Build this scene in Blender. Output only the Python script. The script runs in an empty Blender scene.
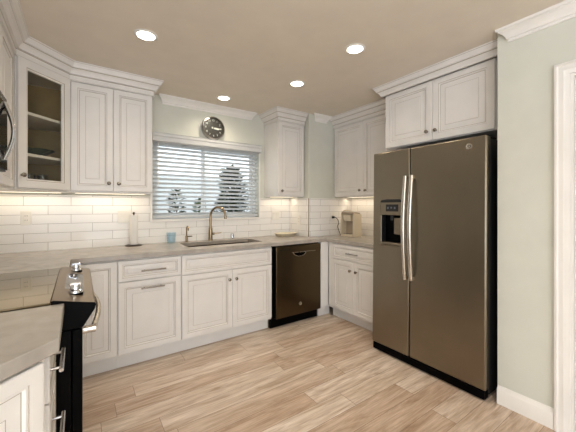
import bpy, bmesh, math, random
from mathutils import Matrix, Vector
S = bpy.context.scene
COL = S.collection
PI = math.pi
R = math.radians
random.seed(7)

# ------------------------------------------------------------ camera, world, lights, exposure
cam = bpy.data.cameras.new('camera')
cam.sensor_width = 36.0
cam.lens = 301.09 / 576 * 36.0
cam.shift_x = -0.0006
cam.shift_y = -0.0176
cam.clip_start = 0.02
camo = bpy.data.objects.new('camera', cam)
camo.location = (0, -3.2815, 1.2928)
camo.rotation_euler = (PI / 2, 0, -0.6091)
COL.objects.link(camo)
S.camera = camo

S.view_settings.view_transform = 'Standard'
S.view_settings.look = 'None'
S.view_settings.gamma = 1.0
S.view_settings.use_curve_mapping = False
S.view_settings.exposure = 0.26

W = bpy.data.worlds.new('overcast_sky')
S.world = W
W.use_nodes = True
bg = W.node_tree.nodes['Background']
bg.inputs[0].default_value = (0.90, 0.95, 1.0, 1)
bg.inputs[1].default_value = 1.9

def area(name, loc, rot, sx, sy, power, color):
    d = bpy.data.lights.new(name, 'AREA')
    d.shape = 'RECTANGLE'; d.size = sx; d.size_y = sy
    d.energy = power; d.color = color
    o = bpy.data.objects.new(name, d)
    o.location = loc; o.rotation_euler = rot
    COL.objects.link(o)
    return o
# daylight through the patio opening and the dining window behind the camera
area('daylight_patio', (-0.6, -6.52, 1.15), (PI / 2, 0, 0), 3.4, 2.0, 46, (0.82, 0.90, 1.0))
area('daylight_dining', (-3.94, -4.7, 1.35), (PI / 2, 0, -PI / 2), 2.4, 1.6, 14, (0.88, 0.93, 1.0))

# unseen fill added to brighten the ceiling, not a room lamp, well behind the camera
area('added_ceiling_fill', (-0.3, -4.5, 1.6), (PI, 0, 0), 0.6, 0.6, 78, (0.91, 0.95, 1.0))

SPOT_POWER = 20.0
LAMP_COLOR = (1.0, 0.85, 0.66)
UNDER_POWER = 0.24
UNDER_COLOR = (1.0, 0.82, 0.60)

# ------------------------------------------------------------ materials
def srgb(r, g, b):
    f = lambda c: (c / 12.92) if c <= 0.04045 else ((c + 0.055) / 1.055) ** 2.4
    return (f(r / 255), f(g / 255), f(b / 255), 1)

def mat(name, col, rough=0.5, metal=0.0, spec=0.5, bump=None, var=None, coat=0.0):
    m = bpy.data.materials.new(name)
    m.use_nodes = True
    nt = m.node_tree
    b = nt.nodes['Principled BSDF']
    b.inputs['Base Color'].default_value = col
    b.inputs['Roughness'].default_value = rough
    b.inputs['Metallic'].default_value = metal
    b.inputs['Specular IOR Level'].default_value = spec
    if coat:
        b.inputs['Coat Weight'].default_value = coat
        b.inputs['Coat Roughness'].default_value = 0.05
    tc = nt.nodes.new('ShaderNodeTexCoord')
    if bump:
        n = nt.nodes.new('ShaderNodeTexNoise'); n.inputs['Scale'].default_value = bump[0]; n.inputs['Detail'].default_value = 4
        bm_ = nt.nodes.new('ShaderNodeBump'); bm_.inputs['Strength'].default_value = bump[1]; bm_.inputs['Distance'].default_value = 0.002
        nt.links.new(tc.outputs['Object'], n.inputs['Vector'])
        nt.links.new(n.outputs['Fac'], bm_.inputs['Height'])
        nt.links.new(bm_.outputs['Normal'], b.inputs['Normal'])
    # gentle procedural tone variation so that no surface is one dead colour
    s, amt = var if var else (6.0, 0.03)
    n2 = nt.nodes.new('ShaderNodeTexNoise'); n2.inputs['Scale'].default_value = s; n2.inputs['Detail'].default_value = 5
    nt.links.new(tc.outputs['Object'], n2.inputs['Vector'])
    mr = nt.nodes.new('ShaderNodeMapRange')
    mr.inputs['From Min'].default_value = 0.3; mr.inputs['From Max'].default_value = 0.7
    mr.inputs['To Min'].default_value = 1 - amt; mr.inputs['To Max'].default_value = 1 + amt
    nt.links.new(n2.outputs['Fac'], mr.inputs['Value'])
    mx = nt.nodes.new('ShaderNodeVectorMath'); mx.operation = 'SCALE'
    mx.inputs[0].default_value = col[:3]
    nt.links.new(mr.outputs['Result'], mx.inputs['Scale'])
    nt.links.new(mx.outputs['Vector'], b.inputs['Base Color'])
    return m

def emit(name, col, strength):
    m = bpy.data.materials.new(name); m.use_nodes = True
    b = m.node_tree.nodes['Principled BSDF']
    b.inputs['Base Color'].default_value = (0.03, 0.03, 0.03, 1)
    b.inputs['Emission Color'].default_value = col
    b.inputs['Emission Strength'].default_value = strength
    return m

def glassmat(name, tint, refl=0.9, ior=1.5):
    m = bpy.data.materials.new(name); m.use_nodes = True
    nt = m.node_tree; nt.nodes.clear()
    out = nt.nodes.new('ShaderNodeOutputMaterial')
    t = nt.nodes.new('ShaderNodeBsdfTransparent'); t.inputs[0].default_value = tint
    g = nt.nodes.new('ShaderNodeBsdfGlossy'); g.inputs['Roughness'].default_value = 0.02
    g.inputs[0].default_value = (refl, refl, refl, 1)
    f = nt.nodes.new('ShaderNodeFresnel'); f.inputs['IOR'].default_value = ior
    x = nt.nodes.new('ShaderNodeMixShader')
    ge = nt.nodes.new('ShaderNodeNewGeometry'); iv = nt.nodes.new('ShaderNodeMath'); iv.operation = 'SUBTRACT'; iv.inputs[0].default_value = 1.0
    nt.links.new(ge.outputs['Backfacing'], iv.inputs[1])
    mu = nt.nodes.new('ShaderNodeMath'); mu.operation = 'MULTIPLY'
    nt.links.new(f.outputs[0], mu.inputs[0]); nt.links.new(iv.outputs[0], mu.inputs[1])
    nt.links.new(mu.outputs[0], x.inputs[0]); nt.links.new(t.outputs[0], x.inputs[1]); nt.links.new(g.outputs[0], x.inputs[2])
    nt.links.new(x.outputs[0], out.inputs[0])
    return m

def brushed(name, col, rough, along='z', amt=0.05):
    """metal with fine brush streaks running along one axis"""
    m = mat(name, col, rough, 1.0)
    nt = m.node_tree; b = nt.nodes['Principled BSDF']
    tc = nt.nodes.new('ShaderNodeTexCoord'); mp = nt.nodes.new('ShaderNodeMapping')
    sc = [180.0, 180.0, 180.0]; sc['xyz'.index(along)] = 2.0
    mp.inputs['Scale'].default_value = sc
    n = nt.nodes.new('ShaderNodeTexNoise'); n.inputs['Scale'].default_value = 1.0; n.inputs['Detail'].default_value = 3
    mr = nt.nodes.new('ShaderNodeMapRange'); mr.inputs['To Min'].default_value = rough - amt; mr.inputs['To Max'].default_value = rough + amt
    nt.links.new(tc.outputs['Object'], mp.inputs['Vector']); nt.links.new(mp.outputs[0], n.inputs['Vector'])
    nt.links.new(n.outputs['Fac'], mr.inputs['Value']); nt.links.new(mr.outputs[0], b.inputs['Roughness'])
    return m

def math_node(nt, op, a, b=None):
    n = nt.nodes.new('ShaderNodeMath'); n.operation = op
    for i, v in enumerate((a, b)):
        if v is None: continue
        if isinstance(v, (int, float)): n.inputs[i].default_value = v
        else: nt.links.new(v, n.inputs[i])
    return n.outputs[0]

def tile_mat(name, axis):
    """glossy white 3x12 subway tile in half bond; axis = horizontal world axis of the wall"""
    m = bpy.data.materials.new(name); m.use_nodes = True
    nt = m.node_tree; b = nt.nodes['Principled BSDF']
    tc = nt.nodes.new('ShaderNodeTexCoord'); sp = nt.nodes.new('ShaderNodeSeparateXYZ'); cb = nt.nodes.new('ShaderNodeCombineXYZ')
    nt.links.new(tc.outputs['Object'], sp.inputs[0])
    u = math_node(nt, 'ADD', sp.outputs['XYZ'.index(axis)], 10 * 0.3175 + 0.0525)
    v = math_node(nt, 'SUBTRACT', sp.outputs['Z'], 0.9065)
    nt.links.new(u, cb.inputs[0]); nt.links.new(v, cb.inputs[1])
    br = nt.nodes.new('ShaderNodeTexBrick')
    br.offset = 0.5; br.offset_frequency = 2; br.squash = 1.0
    br.inputs['Scale'].default_value = 1.0
    br.inputs['Brick Width'].default_value = 0.3175
    br.inputs['Row Height'].default_value = 0.0777
    br.inputs['Mortar Size'].default_value = 0.0016
    br.inputs['Mortar Smooth'].default_value = 0.3
    br.inputs['Bias'].default_value = 0.0
    br.inputs['Color1'].default_value = srgb(246, 244, 241)
    br.inputs['Color2'].default_value = srgb(240, 238, 235)
    br.inputs['Mortar'].default_value = srgb(170, 165, 158)
    nt.links.new(cb.outputs[0], br.inputs['Vector'])
    nt.links.new(br.outputs['Color'], b.inputs['Base Color'])
    b.inputs['Roughness'].default_value = 0.16
    bp = nt.nodes.new('ShaderNodeBump'); bp.inputs['Strength'].default_value = 0.6; bp.inputs['Distance'].default_value = 0.002; bp.invert = True
    nt.links.new(br.outputs['Fac'], bp.inputs['Height'])
    n = nt.nodes.new('ShaderNodeTexNoise'); n.inputs['Scale'].default_value = 9.0
    bp2 = nt.nodes.new('ShaderNodeBump'); bp2.inputs['Strength'].default_value = 0.12; bp2.inputs['Distance'].default_value = 0.01
    nt.links.new(tc.outputs['Object'], n.inputs['Vector']); nt.links.new(n.outputs['Fac'], bp2.inputs['Height'])
    nt.links.new(bp.outputs[0], bp2.inputs['Normal']); nt.links.new(bp2.outputs[0], b.inputs['Normal'])
    return m

def floor_mat():
    m = bpy.data.materials.new('oak_look_planks'); m.use_nodes = True
    nt = m.node_tree; b = nt.nodes['Principled BSDF']; L = nt.links
    tc = nt.nodes.new('ShaderNodeTexCoord'); sp = nt.nodes.new('ShaderNodeSeparateXYZ')
    L.new(tc.outputs['Object'], sp.inputs[0])
    PW, PL = 0.152, 1.22
    ry = math_node(nt, 'DIVIDE', math_node(nt, 'ADD', sp.outputs['Y'], 20.019), PW)
    row = math_node(nt, 'FLOOR', ry)
    fy = math_node(nt, 'SUBTRACT', ry, row)
    wn = nt.nodes.new('ShaderNodeTexWhiteNoise'); wn.noise_dimensions = '1D'
    L.new(row, wn.inputs['W'])
    cx = math_node(nt, 'ADD', math_node(nt, 'DIVIDE', math_node(nt, 'ADD', sp.outputs['X'], 30.0), PL), wn.outputs['Value'])
    colm = math_node(nt, 'FLOOR', cx)
    fx = math_node(nt, 'SUBTRACT', cx, colm)
    cv = nt.nodes.new('ShaderNodeCombineXYZ'); L.new(row, cv.inputs[0]); L.new(colm, cv.inputs[1])
    wn2 = nt.nodes.new('ShaderNodeTexWhiteNoise'); wn2.noise_dimensions = '2D'; L.new(cv.outputs[0], wn2.inputs['Vector'])
    # grain, stretched along x and shifted per plank
    gv = nt.nodes.new('ShaderNodeCombineXYZ')
    L.new(math_node(nt, 'ADD', math_node(nt, 'MULTIPLY', sp.outputs['X'], 2.6), math_node(nt, 'MULTIPLY', wn2.outputs['Value'], 40.0)), gv.inputs[0])
    L.new(math_node(nt, 'MULTIPLY', sp.outputs['Y'], 22.0), gv.inputs[1])
    L.new(math_node(nt, 'MULTIPLY', row, 3.7), gv.inputs[2])
    g1 = nt.nodes.new('ShaderNodeTexNoise'); g1.inputs['Scale'].default_value = 1.0; g1.inputs['Detail'].default_value = 7; g1.inputs['Roughness'].default_value = 0.62
    g1.inputs['Distortion'].default_value = 0.9
    L.new(gv.outputs[0], g1.inputs['Vector'])
    gv2 = nt.nodes.new('ShaderNodeCombineXYZ')
    L.new(math_node(nt, 'MULTIPLY', sp.outputs['X'], 7.0), gv2.inputs[0])
    L.new(math_node(nt, 'MULTIPLY', sp.outputs['Y'], 120.0), gv2.inputs[1])
    L.new(row, gv2.inputs[2])
    g2 = nt.nodes.new('ShaderNodeTexNoise'); g2.inputs['Scale'].default_value = 1.0; g2.inputs['Detail'].default_value = 4
    L.new(gv2.outputs[0], g2.inputs['Vector'])
    # per plank tone
    cr = nt.nodes.new('ShaderNodeValToRGB'); el = cr.color_ramp.elements
    el[0].position = 0.0; el[0].color = srgb(196, 173, 153)
    el[1].position = 1.0; el[1].color = srgb(222, 208, 194)
    e = el.new(0.35); e.color = srgb(208, 189, 171)
    e = el.new(0.7); e.color = srgb(217, 202, 186)
    L.new(wn2.outputs['Value'], cr.inputs[0])
    gr = nt.nodes.new('ShaderNodeValToRGB'); el = gr.color_ramp.elements
    el[0].position = 0.30; el[0].color = (0.62, 0.52, 0.44, 1)
    el[1].position = 0.66; el[1].color = (1.10, 1.11, 1.13, 1)
    e = el.new(0.46); e.color = (0.86, 0.81, 0.76, 1)
    L.new(g1.outputs['Fac'], gr.inputs[0])
    fr = nt.nodes.new('ShaderNodeMapRange'); fr.inputs['From Min'].default_value = 0.3; fr.inputs['From Max'].default_value = 0.7
    fr.inputs['To Min'].default_value = 0.82; fr.inputs['To Max'].default_value = 1.12
    L.new(g2.outputs['Fac'], fr.inputs['Value'])
    m1 = nt.nodes.new('ShaderNodeVectorMath'); m1.operation = 'MULTIPLY'
    L.new(cr.outputs[0], m1.inputs[0]); L.new(gr.outputs[0], m1.inputs[1])
    m2 = nt.nodes.new('ShaderNodeVectorMath'); m2.operation = 'SCALE'
    L.new(m1.outputs[0], m2.inputs[0]); L.new(fr.outputs[0], m2.inputs['Scale'])
    # joints
    def edge(f, wdt):
        d = math_node(nt, 'MINIMUM', f, math_node(nt, 'SUBTRACT', 1.0, f))
        return math_node(nt, 'LESS_THAN', d, wdt)
    j = math_node(nt, 'MAXIMUM', edge(fy, 0.009), edge(fx, 0.0012))
    mx = nt.nodes.new('ShaderNodeMix'); mx.data_type = 'RGBA'
    L.new(math_node(nt, 'MULTIPLY', j, 0.7), mx.inputs[0]); L.new(m2.outputs[0], mx.inputs[6]); mx.inputs[7].default_value = srgb(110, 88, 70)
    L.new(mx.outputs[2], b.inputs['Base Color'])
    b.inputs['Roughness'].default_value = 0.42
    b.inputs['Specular IOR Level'].default_value = 0.4
    bp = nt.nodes.new('ShaderNodeBump'); bp.inputs['Strength'].default_value = 0.25; bp.inputs['Distance'].default_value = 0.001
    L.new(math_node(nt, 'SUBTRACT', g2.outputs['Fac'], j), bp.inputs['Height']); L.new(bp.outputs[0], b.inputs['Normal'])
    return m

def stone_mat():
    m = bpy.data.materials.new('taupe_quartz'); m.use_nodes = True
    nt = m.node_tree; b = nt.nodes['Principled BSDF']; L = nt.links
    tc = nt.nodes.new('ShaderNodeTexCoord')
    n = nt.nodes.new('ShaderNodeTexNoise'); n.inputs['Scale'].default_value = 9.0; n.inputs['Detail'].default_value = 9; n.inputs['Distortion'].default_value = 0.8
    L.new(tc.outputs['Object'], n.inputs['Vector'])
    cr = nt.nodes.new('ShaderNodeValToRGB'); el = cr.color_ramp.elements
    el[0].position = 0.30; el[0].color = srgb(160, 153, 145)
    el[1].position = 0.68; el[1].color = srgb(178, 171, 163)
    e = el.new(0.5); e.color = srgb(170, 163, 155)
    L.new(n.outputs['Fac'], cr.inputs[0]); L.new(cr.outputs[0], b.inputs['Base Color'])
    b.inputs['Roughness'].default_value = 0.26
    b.inputs['IOR'].default_value = 1.55
    return m

M = dict(
    wall=mat('sage_wall_paint', srgb(213, 214, 204), 0.75, bump=(160, 0.12)),
    ceiling=mat('cream_ceiling_paint', srgb(225, 216, 202), 0.85, bump=(120, 0.2)),
    trim=mat('white_trim_paint', srgb(238, 235, 231), 0.35),
    cab=mat('antique_white_cabinet_paint', srgb(230, 227, 224), 0.35),
    glaze=mat('taupe_glaze_in_grooves', srgb(176, 166, 154), 0.45),
    cabin=mat('maple_cabinet_interior', srgb(160, 132, 80), 0.5, var=(12, 0.12)),
    floor=floor_mat(),
    stone=stone_mat(),
    tilex=tile_mat('white_subway_tile_across', 'X'),
    tiley=tile_mat('white_subway_tile_along', 'Y'),
    slate=brushed('slate_steel', srgb(139, 130, 115), 0.34, 'z'),
    slatex=brushed('slate_steel_dishwasher', srgb(92, 79, 60), 0.30, 'z'),
    nickel=brushed('brushed_nickel', srgb(196, 184, 166), 0.27, 'z'),
    handle=brushed('brushed_steel_handle', srgb(206, 200, 190), 0.24, 'z'),
    steel=mat('satin_steel', srgb(168, 164, 160), 0.22, 1.0),
    chrome=mat('polished_chrome', srgb(226, 228, 232), 0.06, 1.0),
    faucet=brushed('warm_brushed_nickel', srgb(158, 140, 116), 0.25, 'z'),
    sink=mat('sink_steel', srgb(126, 108, 86), 0.22, 1.0),
    pewter=mat('dark_pewter_knob', srgb(150, 142, 132), 0.25, 1.0),
    bronze=mat('dark_bronze_wire', srgb(70, 58, 46), 0.35, 0.8),
    black=mat('black_enamel', srgb(2, 2, 3), 0.35, spec=0.06),
    blackglass=mat('black_ceramic_glass', srgb(10, 10, 11), 0.04, spec=0.8),
    darkgrey=mat('dark_grey_cabinet_side', srgb(24, 24, 26), 0.45),
    panelslate=mat('slate_control_panel', srgb(120, 100, 74), 0.30, 0.8),
    rubber=mat('black_rubber', srgb(18, 18, 18), 0.6),
    slat=mat('white_blind_slat', srgb(232, 234, 236), 0.45),
    vinyl=mat('white_vinyl', srgb(235, 237, 238), 0.35),
    plastic=mat('white_plastic', srgb(236, 233, 226), 0.3),
    paper=mat('white_paper', srgb(240, 238, 234), 0.9, bump=(300, 0.2)),
    cream=mat('cream_plastic', srgb(224, 212, 190), 0.35),
    taupe=mat('taupe_plastic', srgb(168, 152, 134), 0.35),
    ceramic=mat('ivory_ceramic', srgb(226, 214, 190), 0.2),
    green=mat('dark_green_glaze', srgb(40, 62, 52), 0.25),
    blue=glassmat('blue_tinted_glass', (0.86, 0.93, 0.97, 1), 0.9),
    pane=glassmat('window_glass', (0.96, 0.98, 0.98, 1), 0.9),
    cabglass=glassmat('cabinet_glass', (0.93, 0.93, 0.90, 1), 0.9),
    tumbler=glassmat('clear_tumbler_glass', (0.90, 0.91, 0.90, 1), 0.9, 1.7),
    clockface=mat('charcoal_clock_face', srgb(46, 42, 40), 0.4),
    white=mat('white_ink', srgb(240, 238, 232), 0.5),
    leaf=mat('dark_green_leaves', srgb(34, 52, 28), 0.85, spec=0.15, var=(20, 0.35)),
    leaf2=mat('mid_green_leaves', srgb(70, 100, 50), 0.85, spec=0.15, var=(20, 0.35)),
    bark=mat('brown_bark', srgb(88, 72, 58), 0.9),
    stucco=mat('white_stucco', srgb(226, 229, 232), 0.9, bump=(60, 0.5)),
    soil=mat('pale_gravel', srgb(170, 166, 158), 0.9, bump=(80, 0.6), var=(30, 0.2)),
    lens=emit('lit_lamp_lens', (1.0, 0.90, 0.74, 1), 14.0),
    strip=emit('lit_strip_lens', (1.0, 0.84, 0.60, 1), 3.0),
    brass=mat('aged_gold_edge', srgb(150, 122, 70), 0.4, 0.3),
    hall=mat('hall_plaster', srgb(150, 140, 128), 0.9, bump=(70, 0.6), var=(40, 0.25)),
    led=emit('blue_white_display', (0.75, 0.85, 1.0, 1), 0.12),
)

M['blackglass'].node_tree.nodes['Principled BSDF'].inputs['IOR'].default_value = 1.9
M['cooktop'] = mat('bronze_black_cooktop_glass', srgb(22, 18, 12), 0.03, spec=0.5)
M['cooktop'].node_tree.nodes['Principled BSDF'].inputs['IOR'].default_value = 2.7
M['cooktop'].node_tree.nodes['Principled BSDF'].inputs['Specular Tint'].default_value = srgb(255, 236, 200)

# blind slats let a little daylight through
_nt = M['slat'].node_tree
_tr = _nt.nodes.new('ShaderNodeBsdfTranslucent'); _tr.inputs[0].default_value = srgb(240, 240, 238)
_mx = _nt.nodes.new('ShaderNodeMixShader'); _mx.inputs[0].default_value = 0.35
_nt.links.new(_nt.nodes['Principled BSDF'].outputs[0], _mx.inputs[1]); _nt.links.new(_tr.outputs[0], _mx.inputs[2])
_nt.links.new(_mx.outputs[0], _nt.nodes['Material Output'].inputs[0])

# ------------------------------------------------------------ mesh builder
class MB:
    def __init__(s): s.v = []; s.f = []; s.m = []
    def add(s, vs, fs, mi=0):
        o = len(s.v); s.v += [tuple(p) for p in vs]
        for f in fs: s.f.append([o + i for i in f]); s.m.append(mi)
        return s
    def box(s, x0, x1, y0, y1, z0, z1, mi=0):
        if x0 > x1: x0, x1 = x1, x0
        if y0 > y1: y0, y1 = y1, y0
        if z0 > z1: z0, z1 = z1, z0
        vs = [(x0,y0,z0),(x1,y0,z0),(x1,y1,z0),(x0,y1,z0),(x0,y0,z1),(x1,y0,z1),(x1,y1,z1),(x0,y1,z1)]
        return s.add(vs, [(0,3,2,1),(4,5,6,7),(0,1,5,4),(1,2,6,5),(2,3,7,6),(3,0,4,7)], mi)
    def rings(s, rings, mis=0, cap0=True, cap1=True, loop=False):
        """loft equal-length closed rings; mis = material per band"""
        n = len(rings[0]); o = len(s.v)
        for r in rings: s.v += [tuple(p) for p in r]
        k = len(rings)
        for i in range(k - 1 + (1 if loop else 0)):
            a, b = o + i * n, o + ((i + 1) % k) * n
            for j in range(n):
                s.f.append([a + j, a + (j + 1) % n, b + (j + 1) % n, b + j])
                s.m.append(mis if isinstance(mis, int) else mis[i])
        if not loop:
            if cap0: s.f.append([o + j for j in reversed(range(n))]); s.m.append(mis if isinstance(mis, int) else mis[0])
            if cap1: s.f.append([o + (k - 1) * n + j for j in range(n)]); s.m.append(mis if isinstance(mis, int) else mis[-1])
        return s
    def lathe(s, prof, c=(0,0,0), axis='z', n=24, mi=0, cap0=True, cap1=True):
        """prof = [(radius, height)]"""
        rs = []
        for r, h in prof:
            ring = []
            for j in range(n):
                a = 2 * PI * j / n; p, q = max(r, 1e-5) * math.cos(a), max(r, 1e-5) * math.sin(a)
                if axis == 'z': ring.append((c[0] + p, c[1] + q, c[2] + h))
                elif axis == 'y': ring.append((c[0] + q, c[1] + h, c[2] + p))
                else: ring.append((c[0] + h, c[1] + p, c[2] + q))
            rs.append(ring)
        return s.rings(rs, mi, cap0, cap1)
    def tube(s, path, r, n=10, mi=0, flat=None):
        """round (or flattened) bar along a path; r number or list; flat = (side factor, up factor, up vector)"""
        P = [Vector(p) for p in path]; k = len(P)
        rr = r if isinstance(r, (list, tuple)) else [r] * k
        t0 = (P[1] - P[0]).normalized()
        up = Vector(flat[2]) if flat else (Vector((0,0,1)) if abs(t0.z) < 0.9 else Vector((1,0,0)))
        a = (up - t0 * up.dot(t0)).normalized(); prev = t0; rs = []
        for i in range(k):
            t = (P[min(i+1,k-1)] - P[max(i-1,0)]).normalized()
            q = prev.rotation_difference(t); a = q @ a; a = (a - t * a.dot(t)).normalized(); prev = t
            b = t.cross(a)
            fa, fb = (flat[1], flat[0]) if flat else (1, 1)
            rs.append([P[i] + a * (rr[i] * fa * math.cos(2*PI*j/n)) + b * (rr[i] * fb * math.sin(2*PI*j/n)) for j in range(n)])
        return s.rings(rs, mi)
    def prism(s, poly, z0, z1, mi=0):
        """2-D polygon (counter-clockwise) extruded in z"""
        return s.rings([[(x, y, z0) for x, y in poly], [(x, y, z1) for x, y in poly]], mi)
    def prism_y(s, poly, y0, y1, mi=0):
        """polygon in x,z extruded along y"""
        return s.rings([[(x, y0, z) for x, z in poly], [(x, y1, z) for x, z in poly]], mi)
    def prism_x(s, poly, x0, x1, mi=0):
        return s.rings([[(x0, y, z) for y, z in poly], [(x1, y, z) for y, z in poly]], mi)
    def cells(s, us, vs, keep, w0, w1, plane='xy', mi=0):
        """grid of cells kept by keep(u,v), extruded w0..w1; plane picks which axes u,v are"""
        def P(u, v, w):
            return {'xy': (u, v, w), 'xz': (u, w, v), 'yz': (w, u, v)}[plane]
        nu, nv = len(us) - 1, len(vs) - 1
        K = [[bool(keep((us[i]+us[i+1])/2, (vs[j]+vs[j+1])/2)) for j in range(nv)] for i in range(nu)]
        idx = {}
        def V(i, j, k):
            if (i, j, k) not in idx:
                idx[(i, j, k)] = len(s.v); s.v.append(P(us[i], vs[j], w1 if k else w0))
            return idx[(i, j, k)]
        def F(*q): s.f.append(list(q)); s.m.append(mi)
        for i in range(nu):
            for j in range(nv):
                if not K[i][j]: continue
                F(V(i,j,1), V(i+1,j,1), V(i+1,j+1,1), V(i,j+1,1))
                F(V(i,j,0), V(i,j+1,0), V(i+1,j+1,0), V(i+1,j,0))
                if i == 0 or not K[i-1][j]: F(V(i,j,0), V(i,j,1), V(i,j+1,1), V(i,j+1,0))
                if i == nu-1 or not K[i+1][j]: F(V(i+1,j,0), V(i+1,j+1,0), V(i+1,j+1,1), V(i+1,j,1))
                if j == 0 or not K[i][j-1]: F(V(i,j,0), V(i+1,j,0), V(i+1,j,1), V(i,j,1))
                if j == nv-1 or not K[i][j+1]: F(V(i,j+1,0), V(i,j+1,1), V(i+1,j+1,1), V(i+1,j+1,0))
        return s
    def sweep(s, path, prof, closed=False, mi=0, ends=(0, 0), bands=()):
        """profile [(outward offset, z)] carried along a flat path with mitred corners; outward = right of travel.
        ends: mitred return at start / end (1 = the run is longer at the profile's top)"""
        P = [Vector((p[0], p[1])) for p in path]; k = len(P); rs = []
        for i in range(k):
            d0 = (P[i] - P[i-1]).normalized() if i > 0 else None
            d1 = (P[i+1] - P[i]).normalized() if i < k-1 else None
            if d0 is None: d0 = d1
            if d1 is None: d1 = d0
            n0, n1 = Vector((d0.y, -d0.x)), Vector((d1.y, -d1.x))
            mn = (n0 + n1).normalized(); sc = 1 / max(0.2, mn.dot(n0))
            e = -ends[0] if i == 0 else (ends[1] if i == k-1 else 0)
            rs.append([(P[i].x + mn.x*o*sc + d1.x*e*o, P[i].y + mn.y*o*sc + d1.y*e*o, z) for o, z in prof])
        f0 = len(s.f); s.rings(rs, mi); n = len(prof)
        for i in range((k - 1) * n):
            if i % n in bands: s.m[f0 + i] = 1
        return s

PM = {}
def mtx(loc, rz=0.0): return Matrix.Translation(loc) @ Matrix.Rotation(rz, 4, 'Z')

def obj(name, mb, mats, parent=None, local=False, bevel=0.0, smooth=35, seg=2):
    """link the builder as ONE mesh; world coordinates unless local"""
    me = bpy.data.meshes.new(name)
    vs = mb.v
    if parent is not None and not local:
        root = parent
        inv = PM[root.name].inverted()
        vs = [tuple(inv @ Vector(p)) for p in vs]
    me.from_pydata([tuple(p) for p in vs], [], mb.f)
    if not isinstance(mats, (list, tuple)): mats = [mats]
    for m_ in mats: me.materials.append(m_)
    for p, i in zip(me.polygons, mb.m): p.material_index = i
    b = bmesh.new(); b.from_mesh(me)
    bmesh.ops.recalc_face_normals(b, faces=b.faces[:])
    b.to_mesh(me); b.free()
    if smooth:
        me.shade_smooth(); me.set_sharp_from_angle(angle=R(smooth))
    o = bpy.data.objects.new(name, me); COL.objects.link(o)
    if parent is not None:
        o.parent = parent
        PM[o.name] = PM[parent.name].copy()
    else:
        PM[o.name] = Matrix.Identity(4)
    if bevel:
        bv = o.modifiers.new('soft_edges', 'BEVEL'); bv.width = bevel; bv.segments = seg; bv.limit_method = 'ANGLE'; bv.angle_limit = R(40)
        bv.harden_normals = False
    return o

def thing(name, label, cat, loc=(0,0,0), rz=0.0, group=None):
    o = bpy.data.objects.new(name, None); COL.objects.link(o)
    o.empty_display_size = 0.05
    o.location = loc; o.rotation_euler = (0, 0, rz)
    o['label'] = label; o['category'] = cat
    if group: o['group'] = group
    PM[o.name] = mtx(loc, rz)
    return o

def tag(o, label, cat, group=None):
    o['label'] = label; o['category'] = cat
    if group: o['group'] = group
    return o

def struct(o, label=None, cat=None):
    o['kind'] = 'structure'
    if label: o['label'] = label
    if cat: o['category'] = cat
    return o

def copy_tree(o, parent=None):
    c = o.copy(); COL.objects.link(c)
    if parent is not None: c.parent = parent
    for ch in [x for x in bpy.data.objects if x.parent == o]:
        copy_tree(ch, c)
    return c

# ------------------------------------------------------------ the room
XL, XR, ZC = -0.675, 3.05, 2.425
XW_, YJ, XJ = 2.2626, -0.407, 2.314
struct(obj('floor', MB().box(-4.1, 4.3, -6.7, 0.0, -0.05, 0.0), M['floor']), 'pale oak-look plank floor', 'floor')
struct(obj('ceiling', MB().box(-4.1, 4.3, -6.7, 0.2, ZC, ZC + 0.08), M['ceiling']), 'cream painted ceiling', 'ceiling')
WX0, WX1, WZ0, WZ1 = 0.612, 1.838, 1.150, 1.99
struct(obj('wall_back', MB().cells([XL - 0.12, WX0, WX1, XJ], [0, WZ0, WZ1, ZC], lambda u, v: not (WX0 < u < WX1 and WZ0 < v < WZ1), 0.0, 0.14, 'xz'), M['wall']), 'pale sage wall with the window over the sink', 'wall')
struct(obj('wall_corner', MB().box(XJ, XR + 0.12, YJ, 0.14, 0, ZC), M['wall']), 'pale sage wall stepping forward in the corner', 'wall')
struct(obj('wall_right', MB().box(XR, XR + 0.12, -2.56, YJ, 0, ZC), M['wall']), 'wall behind the coffee maker and refrigerator', 'wall')
DY0, DY1, DZ = -2.800, -3.56, 2.035
ma = MB().box(XW_, XR, -2.56, -2.444, 0, ZC)
ma.cells([-6.7, DY1, DY0, -2.56], [0, DZ, ZC], lambda u, v: not (DY1 < u < DY0 and v < DZ), XW_, XW_ + 0.12, 'yz')
struct(obj('wall_front_right', ma, M['wall']), 'pale sage wall between refrigerator and doorway', 'wall')
struct(obj('wall_left', MB().box(XL - 0.12, XL, -2.86, 0.0, 0, ZC), M['wall']), 'wall behind the range', 'wall')
struct(obj('wall_dining', MB().box(-4.1, XL - 0.12, -2.86, -2.74, 0, ZC), M['wall']), 'wall of the dining area', 'wall')
struct(obj('wall_side', MB().cells([-6.7, -5.9, -3.5, -2.86], [0, 0.55, 2.15, ZC], lambda u, v: not (-5.9 < u < -3.5 and 0.55 < v < 2.15), -4.1, -4.0, 'yz'), M['wall']), 'wall with the dining window', 'wall')
struct(obj('wall_rear', MB().cells([-4.1, -2.3, 1.1, XW_ + 0.12], [0, 0.1, 2.2, ZC], lambda u, v: not (-2.3 < u < 1.1 and 0.1 < v < 2.2), -6.7, -6.6, 'xz'), M['wall']), 'wall with the patio opening', 'wall')
# hall behind the doorway
struct(obj('wall_hall', MB().box(4.2, 4.3, -4.4, -2.0, 0, ZC).box(3.17, 4.2, -2.1, -2.0, 0, ZC).box(XW_ + 0.12, 4.2, -4.4, -4.3, 0, ZC), M['hall']), 'rough plaster wall of the hall beyond', 'wall')

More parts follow.
